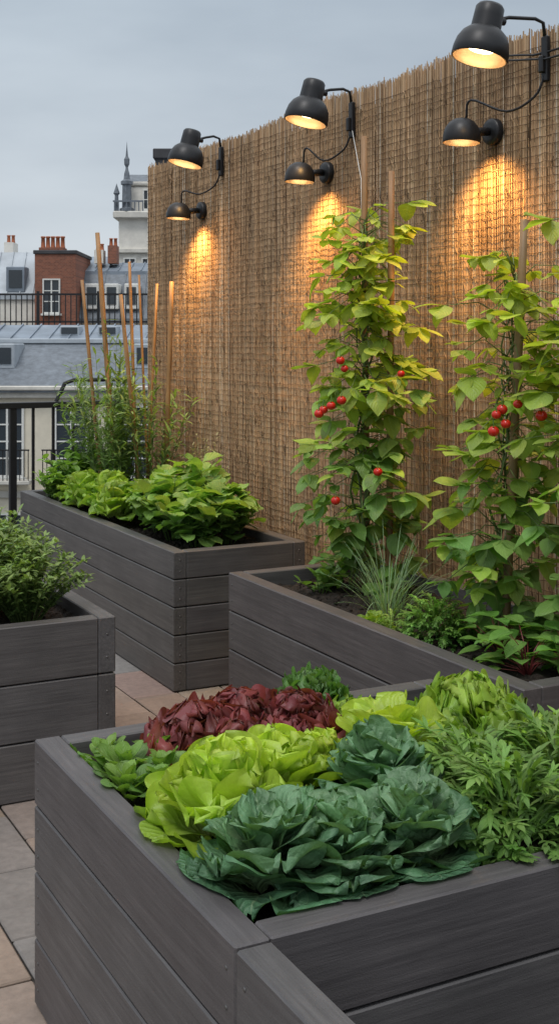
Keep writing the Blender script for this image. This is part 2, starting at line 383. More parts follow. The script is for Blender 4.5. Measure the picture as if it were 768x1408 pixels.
# ================================================================= lamps
def axisM(loc,d):
    d=Vector(d).normalized();q=(-d).to_track_quat('Z','Y');return Matrix.Translation(loc)@q.to_matrix().to_4x4()
def spot(name,parent,loc,d,E,ang,blend=.6):
    l=bpy.data.lights.new(name,'SPOT');l.energy=E;l.color=(1,.55,.17);l.spot_size=math.radians(ang);l.spot_blend=blend;l.shadow_soft_size=.03
    o=bpy.data.objects.new(name,l);COL.objects.link(o);o.parent=parent
    M=axisM(Vector(loc)-parent.location,d);o.matrix_local=M
def lamp_up(Y,hx):
    e=empty('wall_lamp',(FX-.015,Y,2.42),'large black spotlight on a bent arm, lit warm','wall lamp','black lamps along the reed fence')
    m=MB();m.box(FX-.034,FX-.014,Y-.016,Y+.016,2.41,2.57,.004);m.box(FX-.05,FX-.034,Y-.012,Y+.012,2.44,2.50,.004);part(m,'bracket',e,[M_BLACK],False)
    H=Vector((hx,Y,2.46));d=Vector((-.24,.03,-1)).normalized();M=axisM(H,d)
    m=MB();out=[(.094,0),(.097,.004),(.096,.03),(.090,.06),(.077,.085),(.060,.101),(.053,.106)];inn=[(r-.004,z) for r,z in out]
    m.lathe(out+[(.001,.107)],M,40,mat=0);m.lathe([(.094,0),(.090,0)]+inn[1:]+[(.0,.10)],M,40,mat=1);part(m,'lamp_shade',e,[M_BLACK,M_INNER])
    m=MB();m.lathe([(.052,.10),(.050,.15),(.049,.180),(.042,.19),(0,.19)],M,28);part(m,'lamp_neck',e,[M_BLACK])
    m=MB();m.lathe([(0,.03),(.025,.029),(.045,.034),(.058,.046),(.062,.05)],M,28);part(m,'bulb',e,[M_BULB])
    m=MB();nk2=M@Vector((.0,0,.14))
    p=[nk2+Vector((.03,0,0)),nk2+Vector((.09,0,.018)),Vector((FX-.07,Y,2.625)),Vector((FX-.035,Y,2.615)),Vector((FX-.026,Y,2.56))]
    m.tube(p,.0065,10);m.lathe([(0,.0),(.013,0),(.013,.04),(0,.04)],Matrix.Translation(p[0])@Matrix.Rotation(math.pi/2,4,'Y'),12)
    part(m,'lamp_arm',e,[M_BLACK])
    spot('lamp_light',e,M@Vector((0,0,.02)),d,14,120)
    return e
def lamp_low(Y,z,Yb):
    e=empty('wall_lamp',(FX-.015,Y,z),'small black dome lamp on round plate, glowing warm','wall lamp','black lamps along the reed fence')
    m=MB();m.lathe([(0,.03),(.03,.03),(.047,.026),(.05,.02),(.05,0)],Matrix.Translation((FX-.012,Y,z))@Matrix.Rotation(-math.pi/2,4,'Y'),28);part(m,'mounting_plate',e,[M_BLACK])
    H=Vector((FX-.165,Y,z-.052));M=axisM(H,(-.05,0,-1))
    m=MB();out=[(.068,0),(.070,.003),(.069,.028),(.062,.055),(.047,.076),(.028,.088),(0,.092)]
    m.lathe(out,M,36,mat=0);m.lathe([(.068,0),(.065,0)]+[(max(r-.004,0),q-.002) for r,q in out[1:]],M,36,mat=1);part(m,'lamp_shade',e,[M_BLACK,M_INNER])
    m=MB();m.lathe([(0,.02),(.02,.018),(.032,.03),(.03,.045)],M,20);part(m,'bulb',e,[M_BULB])
    m=MB();m.tube([(FX-.045,Y,z),(FX-.08,Y,z-.004),(FX-.12,Y,z-.01)],.016,12);part(m,'lamp_arm',e,[M_BLACK])
    m=MB();P=[Vector((FX-.03,Yb,2.43)),Vector((FX-.05,Yb+.03,2.36)),Vector((FX-.10,Yb+.12,2.32)),Vector((FX-.15,Y-.04,z+.10)),Vector((FX-.15,Y-.01,z+.045)),Vector((FX-.14,Y,z+.025))]
    q=[]
    for i in range(len(P)-1):
        for k in range(5):
            t=k/5;p0=P[max(i-1,0)];p1=P[i];p2=P[i+1];p3=P[min(i+2,len(P)-1)]
            q.append(.5*((2*p1)+(-p0+p2)*t+(2*p0-5*p1+4*p2-p3)*t*t+(-p0+3*p1-3*p2+p3)*t**3))
    q.append(P[-1]);m.tube(q,.0045,8);part(m,'cable',e,[M_BLACK])
    spot('lamp_light',e,H+Vector((.01,0,.005)),(.32,0,-1),33,118,.9)
    return e
for Yl,zl,Yu,hx in((6.32,2.246,6.05,2.56),(4.884,2.284,4.654,2.54),(3.636,2.281,3.335,2.49)):
    lamp_up(Yu,hx);lamp_low(Yl,zl,Yu)
m=MB();rng=random.Random(5)
for k in range(2):
    pts=[(FX-.03-.01*k+rng.uniform(-.004,.004),yy,2.53-k*.03+.02*math.sin(yy*9+k)+rng.uniform(-.006,.006)) for yy in np.linspace(3.62,2.3,18)]
    m.tube(pts,.004,6)
top(m,'power_cable',[M_BLACK],(FX-.03,3,2.53),'black power cables clipped along the fence top','cable')
m=MB();m.tube([(FX-.03,4.64,2.44),(FX-.1,4.45,2.2),(2.6,4.28,1.98)],.0018,5,(1,1,1));top(m,'white_string',[plain('white_cord',(.7,.7,.68),.6)],(2.7,4.4,2.2),'thin white cord hanging down from the lamp bracket','string')
# ================================================================= stakes
def stake(x,y,dr,ztop,r=.011,lab='tall thin wooden cane pushed into the planter soil',z0=.5,grp='wooden plant canes',tone=(1,1,1)):
    m=MB();n=9;pts=[];rr=[]
    for i in range(n):
        t=i/(n-1);pts.append((x+dr*CT*t,y-dr*ST*t,z0+(ztop-z0)*t));rr.append(r*(1-.15*t)*(1.12 if i%3==0 else 1))
    m.tube(pts,rr,10,tone);return top(m,'plant_stake',[M_BAMB],(x,y,z0),lab,'plant stake',grp)
for pb,pt,yt,d,r in((162,134,320,6.95,.015),(143,113,385,7.1,.011),(197,166,405,6.7,.012),(190,178,360,7.0,.010),(226,236,387,6.8,.014),(200,216,390,7.0,.009),(205,191,378,7.15,.008)):
    rb=(pb-384)*d/1665;x,y,_=W(rb,d);stake(x,y,(pt-pb)*d/1665,1.5+(470-yt)*d/1665,r,tone=(1.1,1,.9))
stake(2.44,3.98,-.01,2.29,.014,'tall wooden stake supporting the climbing tomato plant',tone=(.95,.95,.95))
stake(2.49,3.90,.01,2.15,.014,'tall wooden stake supporting the climbing tomato plant',tone=(.95,.95,.95))
stake(2.38,3.06,.065,1.885,.015,'greyish wooden stake supporting the second tomato plant',tone=(.75,.85,.9))
# ================================================================= climbers
def tomato(e,p,r=.0175,rng=random):
    m=MB();M=Matrix.Translation(p)
    m.lathe([(0,-r*.92)]+[(r*math.sin(a),-r*.92*math.cos(a)) for a in np.linspace(.25,2.9,9)]+[(0,r*.8)],M,16,mat=0)
    for k in range(5):
        leaf(m,(p[0],p[1],p[2]+r*.82),k*1.257+.3,.2,r*1.1,r*.4,1.0,0,col=(.09,.18,.03),shape='lance',nu=3,nv=4,mat=1)
    m.tube([(p[0],p[1],p[2]+r*.8),(p[0]+.008,p[1]+.012,p[2]+r*2.2)],.0015,5,(.1,.2,.04),1)
    part(m,'tomato',e,[M_TOM,M_SM])
def climber(x,y,dr,ztop,env,npet,label,toms,seed,low,high,leafL=(.070,.128)):
    rng=random.Random(seed);e=empty('tomato_plant',(x,y,SOIL),label,'tomato plant','climbing tomato plants')
    z0=SOIL;ax=lambda z:(x+dr*CT*(z-z0)/(ztop-z0),y-dr*ST*(z-z0)/(ztop-z0))
    ms=MB();ml=MB()
    for k in range(4):
        pts=[];ph=rng.uniform(0,6)
        for i in range(26):
            z=z0-.02+(ztop-z0)*i/25*rng.uniform(.98,1);cx,cy=ax(z);a=ph+i*.55*(1 if k%2 else -1);rr=.025+.02*math.sin(i*.7+k)
            pts.append((cx+rr*math.cos(a),cy+rr*math.sin(a),z))
        ms.tube(pts,[.0055*(1-.6*i/25) for i in range(26)],6,(.8,1,.6))
    zs,rs=zip(*env)
    for i in range(npet):
        z=z0+.06+(ztop-z0-.06)*((i+rng.random())/npet)**.95
        f=(z-z0)/(ztop-z0);R=np.interp(z,zs,rs)*(1+.22*math.sin(z*19+seed))
        if rng.random()<.66: az=math.atan2(-CT,-ST)+rng.uniform(-1.9,1.9)
        else: az=rng.uniform(0,6.28)
        L=R*rng.uniform(.2,1.08)
        if math.cos(az)>0: L=min(L,(FX-.07-x)/max(math.cos(az),.2)*.75)
        cx,cy=ax(z);s=Vector((cx,cy,z));h=Vector((math.cos(az),math.sin(az),0))
        en=s+h*L+Vector((0,0,rng.uniform(-.06,.08)));mid=(s+en)/2+Vector((0,0,.035))
        ms.tube([s,mid,en],[.0024,.0018,.0012],5,(.9,1.1,.6))
        nlf=3 if rng.random()<.7 else 5;lf=rng.uniform(*leafL)*(1-.2*f)*rng.choice((.7,1,1,1.1))
        cc=lerp(low,high,min(1,max(0,(f-.25)/.6)))  # leaves yellow with height, lamp glow mixed into their colour
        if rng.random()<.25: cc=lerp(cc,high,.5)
        for q in range(nlf):
            a2=az+[0,1.15,-1.15,2.0,-2.0][q]+rng.uniform(-.35,.35);bs=en-h*(.018*(q>2))
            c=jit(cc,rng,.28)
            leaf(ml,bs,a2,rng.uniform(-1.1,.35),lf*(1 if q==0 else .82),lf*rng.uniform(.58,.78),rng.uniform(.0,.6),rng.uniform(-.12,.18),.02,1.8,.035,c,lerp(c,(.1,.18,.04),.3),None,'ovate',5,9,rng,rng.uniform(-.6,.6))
    for V in ml.v: V[:,0]=np.minimum(V[:,0],FX-.018)
    part(ms,'vine_stem',e,[M_STEM]);part(ml,'foliage',e,[M_LEAF])
    for r_,zz,t in toms:
        cx,cy=ax(zz);p=(cx+r_*CT-t*ST,cy-r_*ST-t*CT,zz);tomato(e,p,.0165*rng.uniform(.85,1.1),rng)
    return e
LOW=(.21,.38,.10);HIGH=(.52,.62,.09)  # yellow-green tops have the warm lamplight painted into the leaf colour
climber(2.41,3.97,.01,1.97,[(.55,.10),(.7,.20),(.9,.27),(1.1,.26),(1.4,.21),(1.7,.17),(1.97,.15)],235,'tall tomato vine with broad leaves and red fruit',
 [(-.10,1.433,.27),(-.084,1.403,.26),(.119,1.385,.27),(-.159,1.254,.25),(-.132,1.27,.27),(-.175,1.24,.25),(-.095,1.29,.28),(.033,1.038,.33),(-.116,.936,.33)],21,LOW,HIGH)
climber(2.38,3.10,.06,1.74,[(.55,.1),(.7,.2),(.9,.22),(1.1,.22),(1.4,.20),(1.6,.17),(1.74,.16)],170,'leafy tomato vine with a cluster of red fruit',
 [(-.084,1.285,.27),(-.055,1.258,.27),(-.09,1.236,.27),(-.022,1.316,.27),(.049,1.282,.27),(-.066,1.30,.26)],22,LOW,HIGH)
climber(2.42,2.70,.02,1.82,[(.55,.1),(.7,.17),(1.1,.2),(1.6,.2),(1.82,.18)],90,'leafy tomato vine beside the wooden stake',[],23,LOW,HIGH)
# ================================================================= P1 lettuces
LIME=(.52,.66,.09);LIMEo=(.32,.50,.06);CR=(.55,.62,.25)
BL=(.165,.32,.16);BLo=(.085,.20,.105);BLc=(.26,.36,.18)
gl='lettuce heads in the front planter'
kw=dict(group=gl,box=B1,el=(.3,1.4),curl=(.75,-.3),cup=.45,wr=.95,lr=(1,.70),nu=13,nv=22,hgt=2.0)
LB='bright lime green lettuce head with wavy leaves'
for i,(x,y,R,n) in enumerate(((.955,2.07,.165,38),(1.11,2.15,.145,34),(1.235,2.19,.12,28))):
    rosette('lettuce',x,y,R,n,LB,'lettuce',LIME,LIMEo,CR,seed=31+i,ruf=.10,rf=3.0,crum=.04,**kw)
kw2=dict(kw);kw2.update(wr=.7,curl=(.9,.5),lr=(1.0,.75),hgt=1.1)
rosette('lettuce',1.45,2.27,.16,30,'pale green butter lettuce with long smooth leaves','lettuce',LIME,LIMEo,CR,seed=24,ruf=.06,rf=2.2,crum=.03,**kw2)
kf=dict(box=B1,cup=.25,wr=1.0,nu=17,nv=32,rpow=1.5)
FL=(.42,.60,.085);FLo=(.22,.40,.05)
for i,(x,y,R,n) in enumerate(((1.48,2.49,.095,46),(1.71,2.33,.14,74),(1.74,2.08,.11,50))):
    rosette('lettuce',x,y,R,n,'frilly lime green lettuce with curly edges','lettuce',FL,FLo,CR,seed=36+i,ruf=.26,rf=7.5,group=gl,crum=.03,el=(.2,1.45),curl=(.8,.2),lr=(1,.55),hgt=2.6 if i else 1.6,**kf)
for i,(x,y,R) in enumerate(((1.09,2.50,.12),(1.20,2.52,.125),(1.32,2.46,.12),(1.14,2.41,.10),(1.27,2.39,.09))):
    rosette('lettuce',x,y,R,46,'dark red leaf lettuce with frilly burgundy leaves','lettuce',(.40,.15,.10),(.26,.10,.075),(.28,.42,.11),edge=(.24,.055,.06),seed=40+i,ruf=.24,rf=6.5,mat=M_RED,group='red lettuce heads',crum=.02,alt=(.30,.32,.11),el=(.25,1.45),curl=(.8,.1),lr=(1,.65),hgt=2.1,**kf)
rosette('curly_kale',1.44,2.60,.080,46,'small curly dark green kale plant','kale',(.15,.30,.08),(.10,.22,.06),(.25,.35,.12),seed=45,ruf=.25,rf=5,nv=20,nu=9,el=(.3,1.5),z=SOIL+.07,wr=1)
for i,(x,y,R,n) in enumerate(((.93,1.84,.15,38),(1.05,1.80,.14,34),(1.04,1.93,.115,24),(1.285,2.04,.155,42),(1.20,1.80,.145,38))):
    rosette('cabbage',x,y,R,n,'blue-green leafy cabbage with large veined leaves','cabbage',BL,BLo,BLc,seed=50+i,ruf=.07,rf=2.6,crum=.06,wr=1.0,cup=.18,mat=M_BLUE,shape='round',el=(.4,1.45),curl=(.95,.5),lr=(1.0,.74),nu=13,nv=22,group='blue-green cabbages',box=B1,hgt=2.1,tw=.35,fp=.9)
for i,(x,y,R) in enumerate(((.87,2.36,.085),(.90,2.46,.09),(.97,2.40,.09),(.93,2.33,.08),(1.0,2.50,.085),(.89,2.55,.08))):
    rosette('baby_spinach',x,y,R,20,'young spinach rosette with round green leaves','spinach',(.24,.40,.09),(.13,.28,.06),(.25,.36,.12),seed=60+i,shape='spoon',wr=.58,ruf=.02,rf=1.5,crum=.03,cup=.25,el=(.6,1.45),curl=(.8,.6),mat=M_LEAF,nu=7,nv=14,group='young spinach rosettes',box=B1,hgt=1.9)
def frond(mb,base,az,el,L,curl,c,rng,jag):
    n=6;p=np.array(base,float);pts=[p.copy()];h=np.array([math.cos(az),math.sin(az),0])
    for k in range(n):
        a=el-curl*(k/n)**1.2;p=p+(h*math.cos(a)+np.array([0,0,math.sin(a)]))*L/n;pts.append(p.copy())
    leaf(mb,base,az,el,L,L*(.12 if jag else .07),curl,0,0,0,0,tuple(q*1.15 for q in c),None,None,'lance' if jag else 'flat',3,6,rng)
    for k in range(2,n+1):
        a=el-curl*(k/n)**1.2;ll=L*(.24+.16*math.sin(k/n*3.0))
        for sd in(-1,1):
            if k==n and sd==1: leaf(mb,pts[k-1],az,a,L*.42,L*.17,.4,.1,0,0,0,c,None,None,'lance',3,5,rng);continue
            l2=ll*(rng.uniform(.6,1.25) if jag else 1)
            leaf(mb,pts[k-(k==n)],az+sd*rng.uniform(.45,.85 if jag else 1.0),a*.7+rng.uniform(-.4,.4),l2,l2*(.32 if jag else .36),rng.uniform(.1,.9),.15,0,0,0,jit(c,rng,.12),None,None,'lance',3,5,rng)
def feathery(name,x,y,z,R,H,n,ll,label,cat,c1,c2,seed,box=None,group=None,jag=False):
    rng=random.Random(seed);mb=MB()
    for i in range(n):
        az=rng.uniform(0,6.283);sp=rng.random()**.55;e=1.45-sp*1.0
        b0=(x+math.cos(az)*R*.6*sp,y+math.sin(az)*R*.6*sp,z+H*(1-.6*sp*sp)*rng.uniform(.05,.62))
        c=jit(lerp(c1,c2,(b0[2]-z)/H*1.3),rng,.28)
        frond(mb,b0,az+rng.uniform(-.9,.9),e+rng.uniform(-.6,.25),ll*rng.uniform(.6,1.3),rng.uniform(.2,1.6),c,rng,jag)
    if box: mb.contain(box,z,.85,True)
    return top(mb,name,[M_SM],(x,y,z),label,cat,group)
for i,(x,y,R) in enumerate(((1.42,1.81,.19),(1.62,1.92,.18),(1.48,2.00,.14),(1.68,1.78,.17))):
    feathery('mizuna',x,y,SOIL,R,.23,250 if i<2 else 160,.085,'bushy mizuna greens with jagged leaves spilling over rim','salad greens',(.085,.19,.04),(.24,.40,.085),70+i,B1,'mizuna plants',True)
def bush(name,x,y,z,R,H,nst,lpst,ll,lw,label,cat,c1,c2,seed,shape='ovate',mat=None,nu=3,nv=5,droop=.6,ruf=0,el0=1.0,group=None,sx=1,sy=1,box=None,crum=0,lel=-.1):
    rng=random.Random(seed);mb=MB()
    for i in range(nst):
        az=rng.uniform(0,6.283);sp=rng.random()**.6;L=H*rng.uniform(.75,1.1)
        px,py,pz=x+math.cos(az)*R*.25*sp*sx,y+math.sin(az)*R*.25*sp*sy,z;pts=[]
        n=9
        for k in range(n):
            t=k/(n-1);rad=R*sp*(t**1.1);zz=L*(math.sin(min(t*1.25,1.57)) if droop>.5 else t)*(1-.3*sp)-droop*.12*L*sp*t*t
            pts.append((px+math.cos(az)*rad*sx,py+math.sin(az)*rad*sy,pz+zz))
        mb.tube(pts,[.0022*(1-.6*k/(n-1)) for k in range(n)],4,lerp(c1,(.2,.2,.08),.3),0,False)
        for k in range(lpst):
            t=.15+.85*(k+rng.random())/lpst;f=t*(n-1);i0=min(int(f),n-2);fr=f-i0
            p=tuple(pts[i0][q]*(1-fr)+pts[i0+1][q]*fr for q in range(3))
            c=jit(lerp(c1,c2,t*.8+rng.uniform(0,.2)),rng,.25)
            leaf(mb,p,rng.uniform(0,6.28),rng.uniform(lel,el0),ll*rng.uniform(.7,1.2),lw*rng.uniform(.7,1.2),rng.uniform(.2,.9),.2,ruf,1.6,crum,c,None,None,shape,nu,nv,rng,rng.uniform(-.5,.5))
    if box: mb.contain(box,z)
    return top(mb,name,[mat or M_SM],(x,y,z),label,cat,group)
# ================================================================= P3 low plants
def blades(name,x,y,z,n,L,w,label,cat,c,seed,spread=.7):
    rng=random.Random(seed);mb=MB()
    for i in range(n):
        az=rng.uniform(0,6.28);a=rng.uniform(0,.06)
        leaf(mb,(x+a*math.cos(az),y+a*math.sin(az),z),az,1.55-rng.random()**1.5*spread,L*rng.uniform(.5,1.2),w,rng.uniform(.1,1.3),.3,0,0,0,jit(c,rng,.25),None,None,'blade',3,10,rng)
    return top(mb,name,[M_SM],(x,y,z),label,cat)
blades('chives',2.26,3.55,SOIL,130,.28,.0027,'clump of blue-green chives with thin arching blades','chives',(.22,.36,.20),80,.9)
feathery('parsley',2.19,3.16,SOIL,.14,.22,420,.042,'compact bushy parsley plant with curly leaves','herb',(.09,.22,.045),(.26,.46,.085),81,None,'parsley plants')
rosette('lettuce',2.12,3.42,.070,18,'small pale green lettuce seedling beside chives','lettuce',(.3,.46,.08),(.2,.35,.05),CR,seed=82,ruf=.06,rf=2)
feathery('parsley',2.13,3.32,SOIL,.06,.09,80,.035,'small pale parsley seedling in dark soil','herb',(.2,.34,.08),(.3,.48,.1),86,None,'parsley plants')
bush('basil',2.24,3.98,SOIL,.09,.11,10,5,.05,.034,'low green basil plant at vine base','herb',(.12,.26,.06),(.22,.38,.07),83,'ovate',M_LEAF,5,6,.6)
M_CRIM=plain('crimson_stem',(.20,.04,.04),.35)
def chard(x,y,seed,R=.2):
    rng=random.Random(seed);e=empty('beetroot_plant',(x,y,SOIL),'beet plant with green leaves on crimson stems','beet plant','beet plants')
    ms=MB();ml=MB()
    for i in range(30):
        az=rng.uniform(0,6.28);L=R*rng.uniform(.2,1)
        s=Vector((x,y,SOIL));h=Vector((math.cos(az),math.sin(az),0));en=s+h*L*.6+Vector((0,0,R*rng.uniform(.2,.8)))
        ms.tube([s,s+h*L*.2+Vector((0,0,(en.z-SOIL)*.6)),en],[.0018,.0014,.0008],6)
        c=jit((.17,.33,.07),rng,.3);leaf(ml,en-h*.01,az+rng.uniform(-.6,.6),rng.uniform(-.3,.5),R*.46*rng.uniform(.8,1.2),R*.31,rng.uniform(.3,.9),.2,.03,2,.05,c,None,None,'ovate',6,9,rng)
    part(ms,'stem',e,[M_CRIM]);part(ml,'foliage',e,[M_LEAF])
chard(2.24,2.90,84,.17);chard(2.20,2.72,85,.18);chard(2.28,2.62,86,.17)
# ================================================================= P2 plants
for i,(x,y,R,H) in enumerate(((2.24,5.14,.16,.27),(2.40,5.16,.16,.33),(2.22,5.38,.17,.32),(2.40,5.42,.18,.38),(2.25,5.64,.17,.33),(2.42,5.70,.16,.36))):
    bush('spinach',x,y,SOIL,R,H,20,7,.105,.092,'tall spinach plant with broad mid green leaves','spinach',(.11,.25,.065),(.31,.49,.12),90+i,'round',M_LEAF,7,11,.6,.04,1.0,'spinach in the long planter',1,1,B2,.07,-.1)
for i,(x,y,R) in enumerate(((2.12,5.92,.15),(2.18,6.15,.16),(2.12,6.38,.15),(2.32,5.92,.14),(2.15,6.6,.13))):
    rosette('lettuce',x,y,R,32,'light green loose leaf lettuce head','lettuce',(.42,.60,.11),(.26,.44,.07),CR,seed=95+i,ruf=.10,rf=3.4,group='lettuces in the long planter',hgt=2.4,z=SOIL+.04,el=(.4,1.45),curl=(.8,0),wr=1,lr=(1,.8),box=B2)
for i,(x,y,R,H) in enumerate(((2.14,6.85,.17,.27),(2.28,7.02,.2,.36),(2.45,7.0,.18,.42))):
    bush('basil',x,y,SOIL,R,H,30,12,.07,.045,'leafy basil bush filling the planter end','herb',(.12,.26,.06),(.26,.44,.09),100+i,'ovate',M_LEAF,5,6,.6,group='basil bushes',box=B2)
for i,(x,y,R,H) in enumerate(((2.33,6.62,.22,1.05),(2.45,6.30,.22,.9),(2.38,6.95,.22,1.0),(2.30,6.4,.18,.8))):
    bush('tomato_plant',x,y,SOIL,R,H,24,34,.080,.015,'tall wispy tomato plant tied among wooden canes','tomato plant',(.10,.20,.065),(.26,.38,.11),103+i,'lance',M_SM,3,5,.2,el0=1.1,group='wispy tomato plants')
bush('dill',2.50,5.66,SOIL,.11,.56,16,36,.03,.006,'airy pale dill going to seed','herb',(.26,.28,.14),(.40,.42,.22),107,'lance',M_SM,3,4,.2)
# ================================================================= P0 herb
for i,(x,y,R,H) in enumerate(((1.15,4.12,.20,.30),(.96,4.2,.24,.37),(1.10,4.42,.23,.40),(.75,4.25,.25,.38),(.88,4.55,.24,.42))):
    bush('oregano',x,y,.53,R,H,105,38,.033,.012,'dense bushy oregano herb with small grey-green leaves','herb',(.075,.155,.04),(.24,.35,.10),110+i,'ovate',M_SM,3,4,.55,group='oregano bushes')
# ================================================================= terrace railing
re_=empty('metal_railing',(0,7.8,0),'black metal terrace railing with vertical bars','railing')
m=MB();m.box(-3.9,2.9,7.77,7.83,1.065,1.105,.004);part(m,'top_rail',re_,[M_BLACK],False)
m=MB();m.box(-3.9,2.9,7.785,7.815,.10,.125,.003);part(m,'lower_rail',re_,[M_BLACK],False)
m=MB();m.tube([(2.38,7.8,1.106),(2.44,7.8,1.225),(2.5,7.8,1.245),(2.9,7.8,1.245)],.014,8);part(m,'raised_rail',re_,[M_BLACK],False)
x=-3.85;i=0
while x<2.85:
    m=MB();w=.022 if i%8==4 else .009
    m.box(x-w,x+w,7.8-w,7.8+w,0 if w>.01 else .12,1.066,.002);part(m,'post' if w>.01 else 'baluster',re_,[M_BLACK],False);x+=.135;i+=1
# ================================================================= buildings
M_CREAM=surf('cream_render',(.70,.64,.52),.85,2.0,.10,.1,.01)
M_WHITE=surf('pale_stone',(.70,.67,.61),.85,2.0,.15,.1,.01)
M_TRIM=surf('light_trim',(.60,.575,.52),.8,3,.15,0)
M_ZINC=surf('zinc_roof',(.22,.26,.31),.5,1.2,.25,.1,.01,metal=.2)
M_ZINCL=surf('pale_zinc',(.40,.44,.48),.55,1.2,.2,.1,.01,metal=.1)
M_SLATE=surf('slate_roof',(.15,.17,.195),.6,5,.3,.2,.02)
M_DARK=surf('dark_cornice',(.05,.05,.055),.7,3,.3,0)
M_TERRA=surf('terracotta',(.40,.13,.06),.8,8,.25,0)
M_GLASS=plain('window_glass',(.035,.045,.055),.12);M_FRAME=plain('white_frame',(.7,.7,.67),.6)
m_,nt,b,o=newmat('brick');tc=N(nt,'ShaderNodeTexCoord');mpn=N(nt,'ShaderNodeMapping');mpn.inputs['Rotation'].default_value=(math.pi/2,0,0);nt.links.new(tc.outputs['Object'],mpn.inputs[0])
br=N(nt,'ShaderNodeTexBrick');br.inputs['Color1'].default_value=(.27,.10,.06,1);br.inputs['Color2'].default_value=(.18,.07,.045,1);br.inputs['Mortar'].default_value=(.25,.18,.14,1);br.inputs['Scale'].default_value=4;br.inputs['Mortar Size'].default_value=.012
nt.links.new(mpn.outputs[0],br.inputs[0]);nt.links.new(br.outputs[0],b.inputs['Base Color']);b.inputs['Roughness'].default_value=.9;M_BRICK=m_
def bld(name,r,d,label,cat='building'): return empty(name,W(r,d,0),label,cat,rot=-TH)
def win(e,x,z,w,h,y=0,bars=1):
    m=MB();f=.06
    m.box(x-w/2,x+w/2,y-.03,y-.01,z,z+h,0,mat=0)
    for a,b2 in((x-w/2-f,x-w/2),(x+w/2,x+w/2+f)): m.box(a,b2,y-.08,y+.0,z-f,z+h+f,0,mat=1)
    m.box(x-w/2,x+w/2,y-.08,y,z+h,z+h+f,0,mat=1);m.box(x-w/2-.12,x+w/2+.12,y-.14,y,z-f-.08,z-f,0,mat=1)
    m.box(x-w/2,x+w/2,y-.08,y,z-f,z,0,mat=1);m.box(x-.03,x+.03,y-.06,y-.031,z,z+h,0,mat=1)
    for k in range(1,bars+1): m.box(x-w/2,x-.03,y-.055,y-.031,z+h*k/(bars+1)-.02,z+h*k/(bars+1)+.02,0,mat=1);m.box(x+.03,x+w/2,y-.055,y-.031,z+h*k/(bars+1)-.02,z+h*k/(bars+1)+.02,0,mat=1)
    part(m,'window',e,[M_GLASS,M_FRAME],False,True)
def roof(e,x0,x1,y0,z0,y1,z1,mat,seam=.5,name='roof',depth=3,hh=.05):
    m=MB();V=[(x0,y0,z0),(x1,y0,z0),(x1,y1,z1),(x0,y1,z1),(x0,y1+depth,z1),(x1,y1+depth,z1),(x0,y1+depth,z0-.2),(x1,y1+depth,z0-.2),(x0,y0,z0-.2),(x1,y0,z0-.2)]
    m.add(V,[(0,1,2,3),(3,2,5,4),(4,5,7,6),(8,9,1,0),(0,3,4,6,8),(1,9,7,5,2)])
    if seam:
        x=x0+.02
        while x<x1:
            dy,dz=y1-y0,z1-z0;l=math.hypot(dy,dz);ny,nz=-dz/l*hh,dy/l*hh
            m.add([(x,y0,z0),(x+.04,y0,z0),(x+.04,y1,z1),(x,y1,z1),(x,y0+ny,z0+nz),(x+.04,y0+ny,z0+nz),(x+.04,y1+ny,z1+nz),(x,y1+ny,z1+nz)],[(4,5,6,7),(0,4,7,3),(1,2,6,5),(0,1,5,4)]);x+=seam
    part(m,name,e,[mat],False,True)
def pots(e,x0,x1,y,z,n,h=.5,r=.1):
    for i in range(n):
        m=MB();x=x0+(x1-x0)*(i+.5)/n;m.lathe([(r*1.2,0),(r,h*.2),(r*.85,h*.85),(r*1.1,h*.87),(r*1.1,h),(r*.6,h),(r*.6,h*.6)],Matrix.Translation((x,y,z)),12);part(m,'chimney_pot',e,[M_TERRA],True,True)
# cream building d=35
e=bld('apartment_building',-7,35,'cream apartment building with blue-grey zinc roof','building')
m=MB();m.box(-12,9,0,9,-16,.1);part(m,'wall',e,[M_CREAM],False,True)
m=MB();m.box(-12.2,9.2,-.35,0-.002,.1,.24,.03);m.box(-12.1,9.1,-.2,-.003,-.12,.097,.02);m.box(-12.05,9.05,-.12,-.003,-3.0,-2.8,.02);m.box(-12.05,9.05,-.12,-.003,-6.2,-6.0,.02);part(m,'cornice',e,[M_TRIM],False,True)
roof(e,-12.2,9.2,-.3,.245,2.4,1.5,M_SLATE,0,depth=.5)
roof(e,-12.2,9.2,2.3,1.51,4.6,2.05,M_ZINC,.6,name='upper_roof',depth=3)
m=MB();m.box(-12.25,9.25,2.2,2.34,1.45,1.6,.02);part(m,'gutter',e,[M_ZINCL],False,True)
for fl in range(4):
    for k in range(-6,9):
        win(e,-.85+k*1.85,-2.35-fl*3.1,.85,1.95,0,3)
for k in (0,1,-2):
    m=MB();xc=-.85+k*1.85;zb=-2.45
    m.box(xc-.75,xc+.75,-.6,-.16,zb-.12,zb,.02);part(m,'balcony_floor',e,[M_TRIM],False,True)
    m=MB()
    for q in np.linspace(xc-.72,xc+.72,13): m.box(q-.012,q+.012,-.59,-.565,zb,zb+.85)
    m.box(xc-.75,xc+.75,-.6,-.56,zb+.85,zb+.89);part(m,'balcony_railing',e,[M_BLACK],False,True)
for xx in(-3.8,-1.3,3.2):
    m=MB();m.box(xx-.5,xx+.5,.7,2.1,.7,1.45,.03,mat=0);m.box(xx-.4,xx+.4,.67,.7,.85,1.33,0,mat=1);part(m,'dormer',e,[M_ZINCL,M_GLASS],False,True)
for xx in(.4,1.6,-2.6):
    m=MB();m.box(xx-.3,xx+.3,3.1,3.9,1.6,2.0,.02,mat=0);m.box(xx-.25,xx+.25,3.07,3.1,1.75,1.95,0,mat=1);part(m,'skylight',e,[M_ZINCL,M_GLASS],False,True)
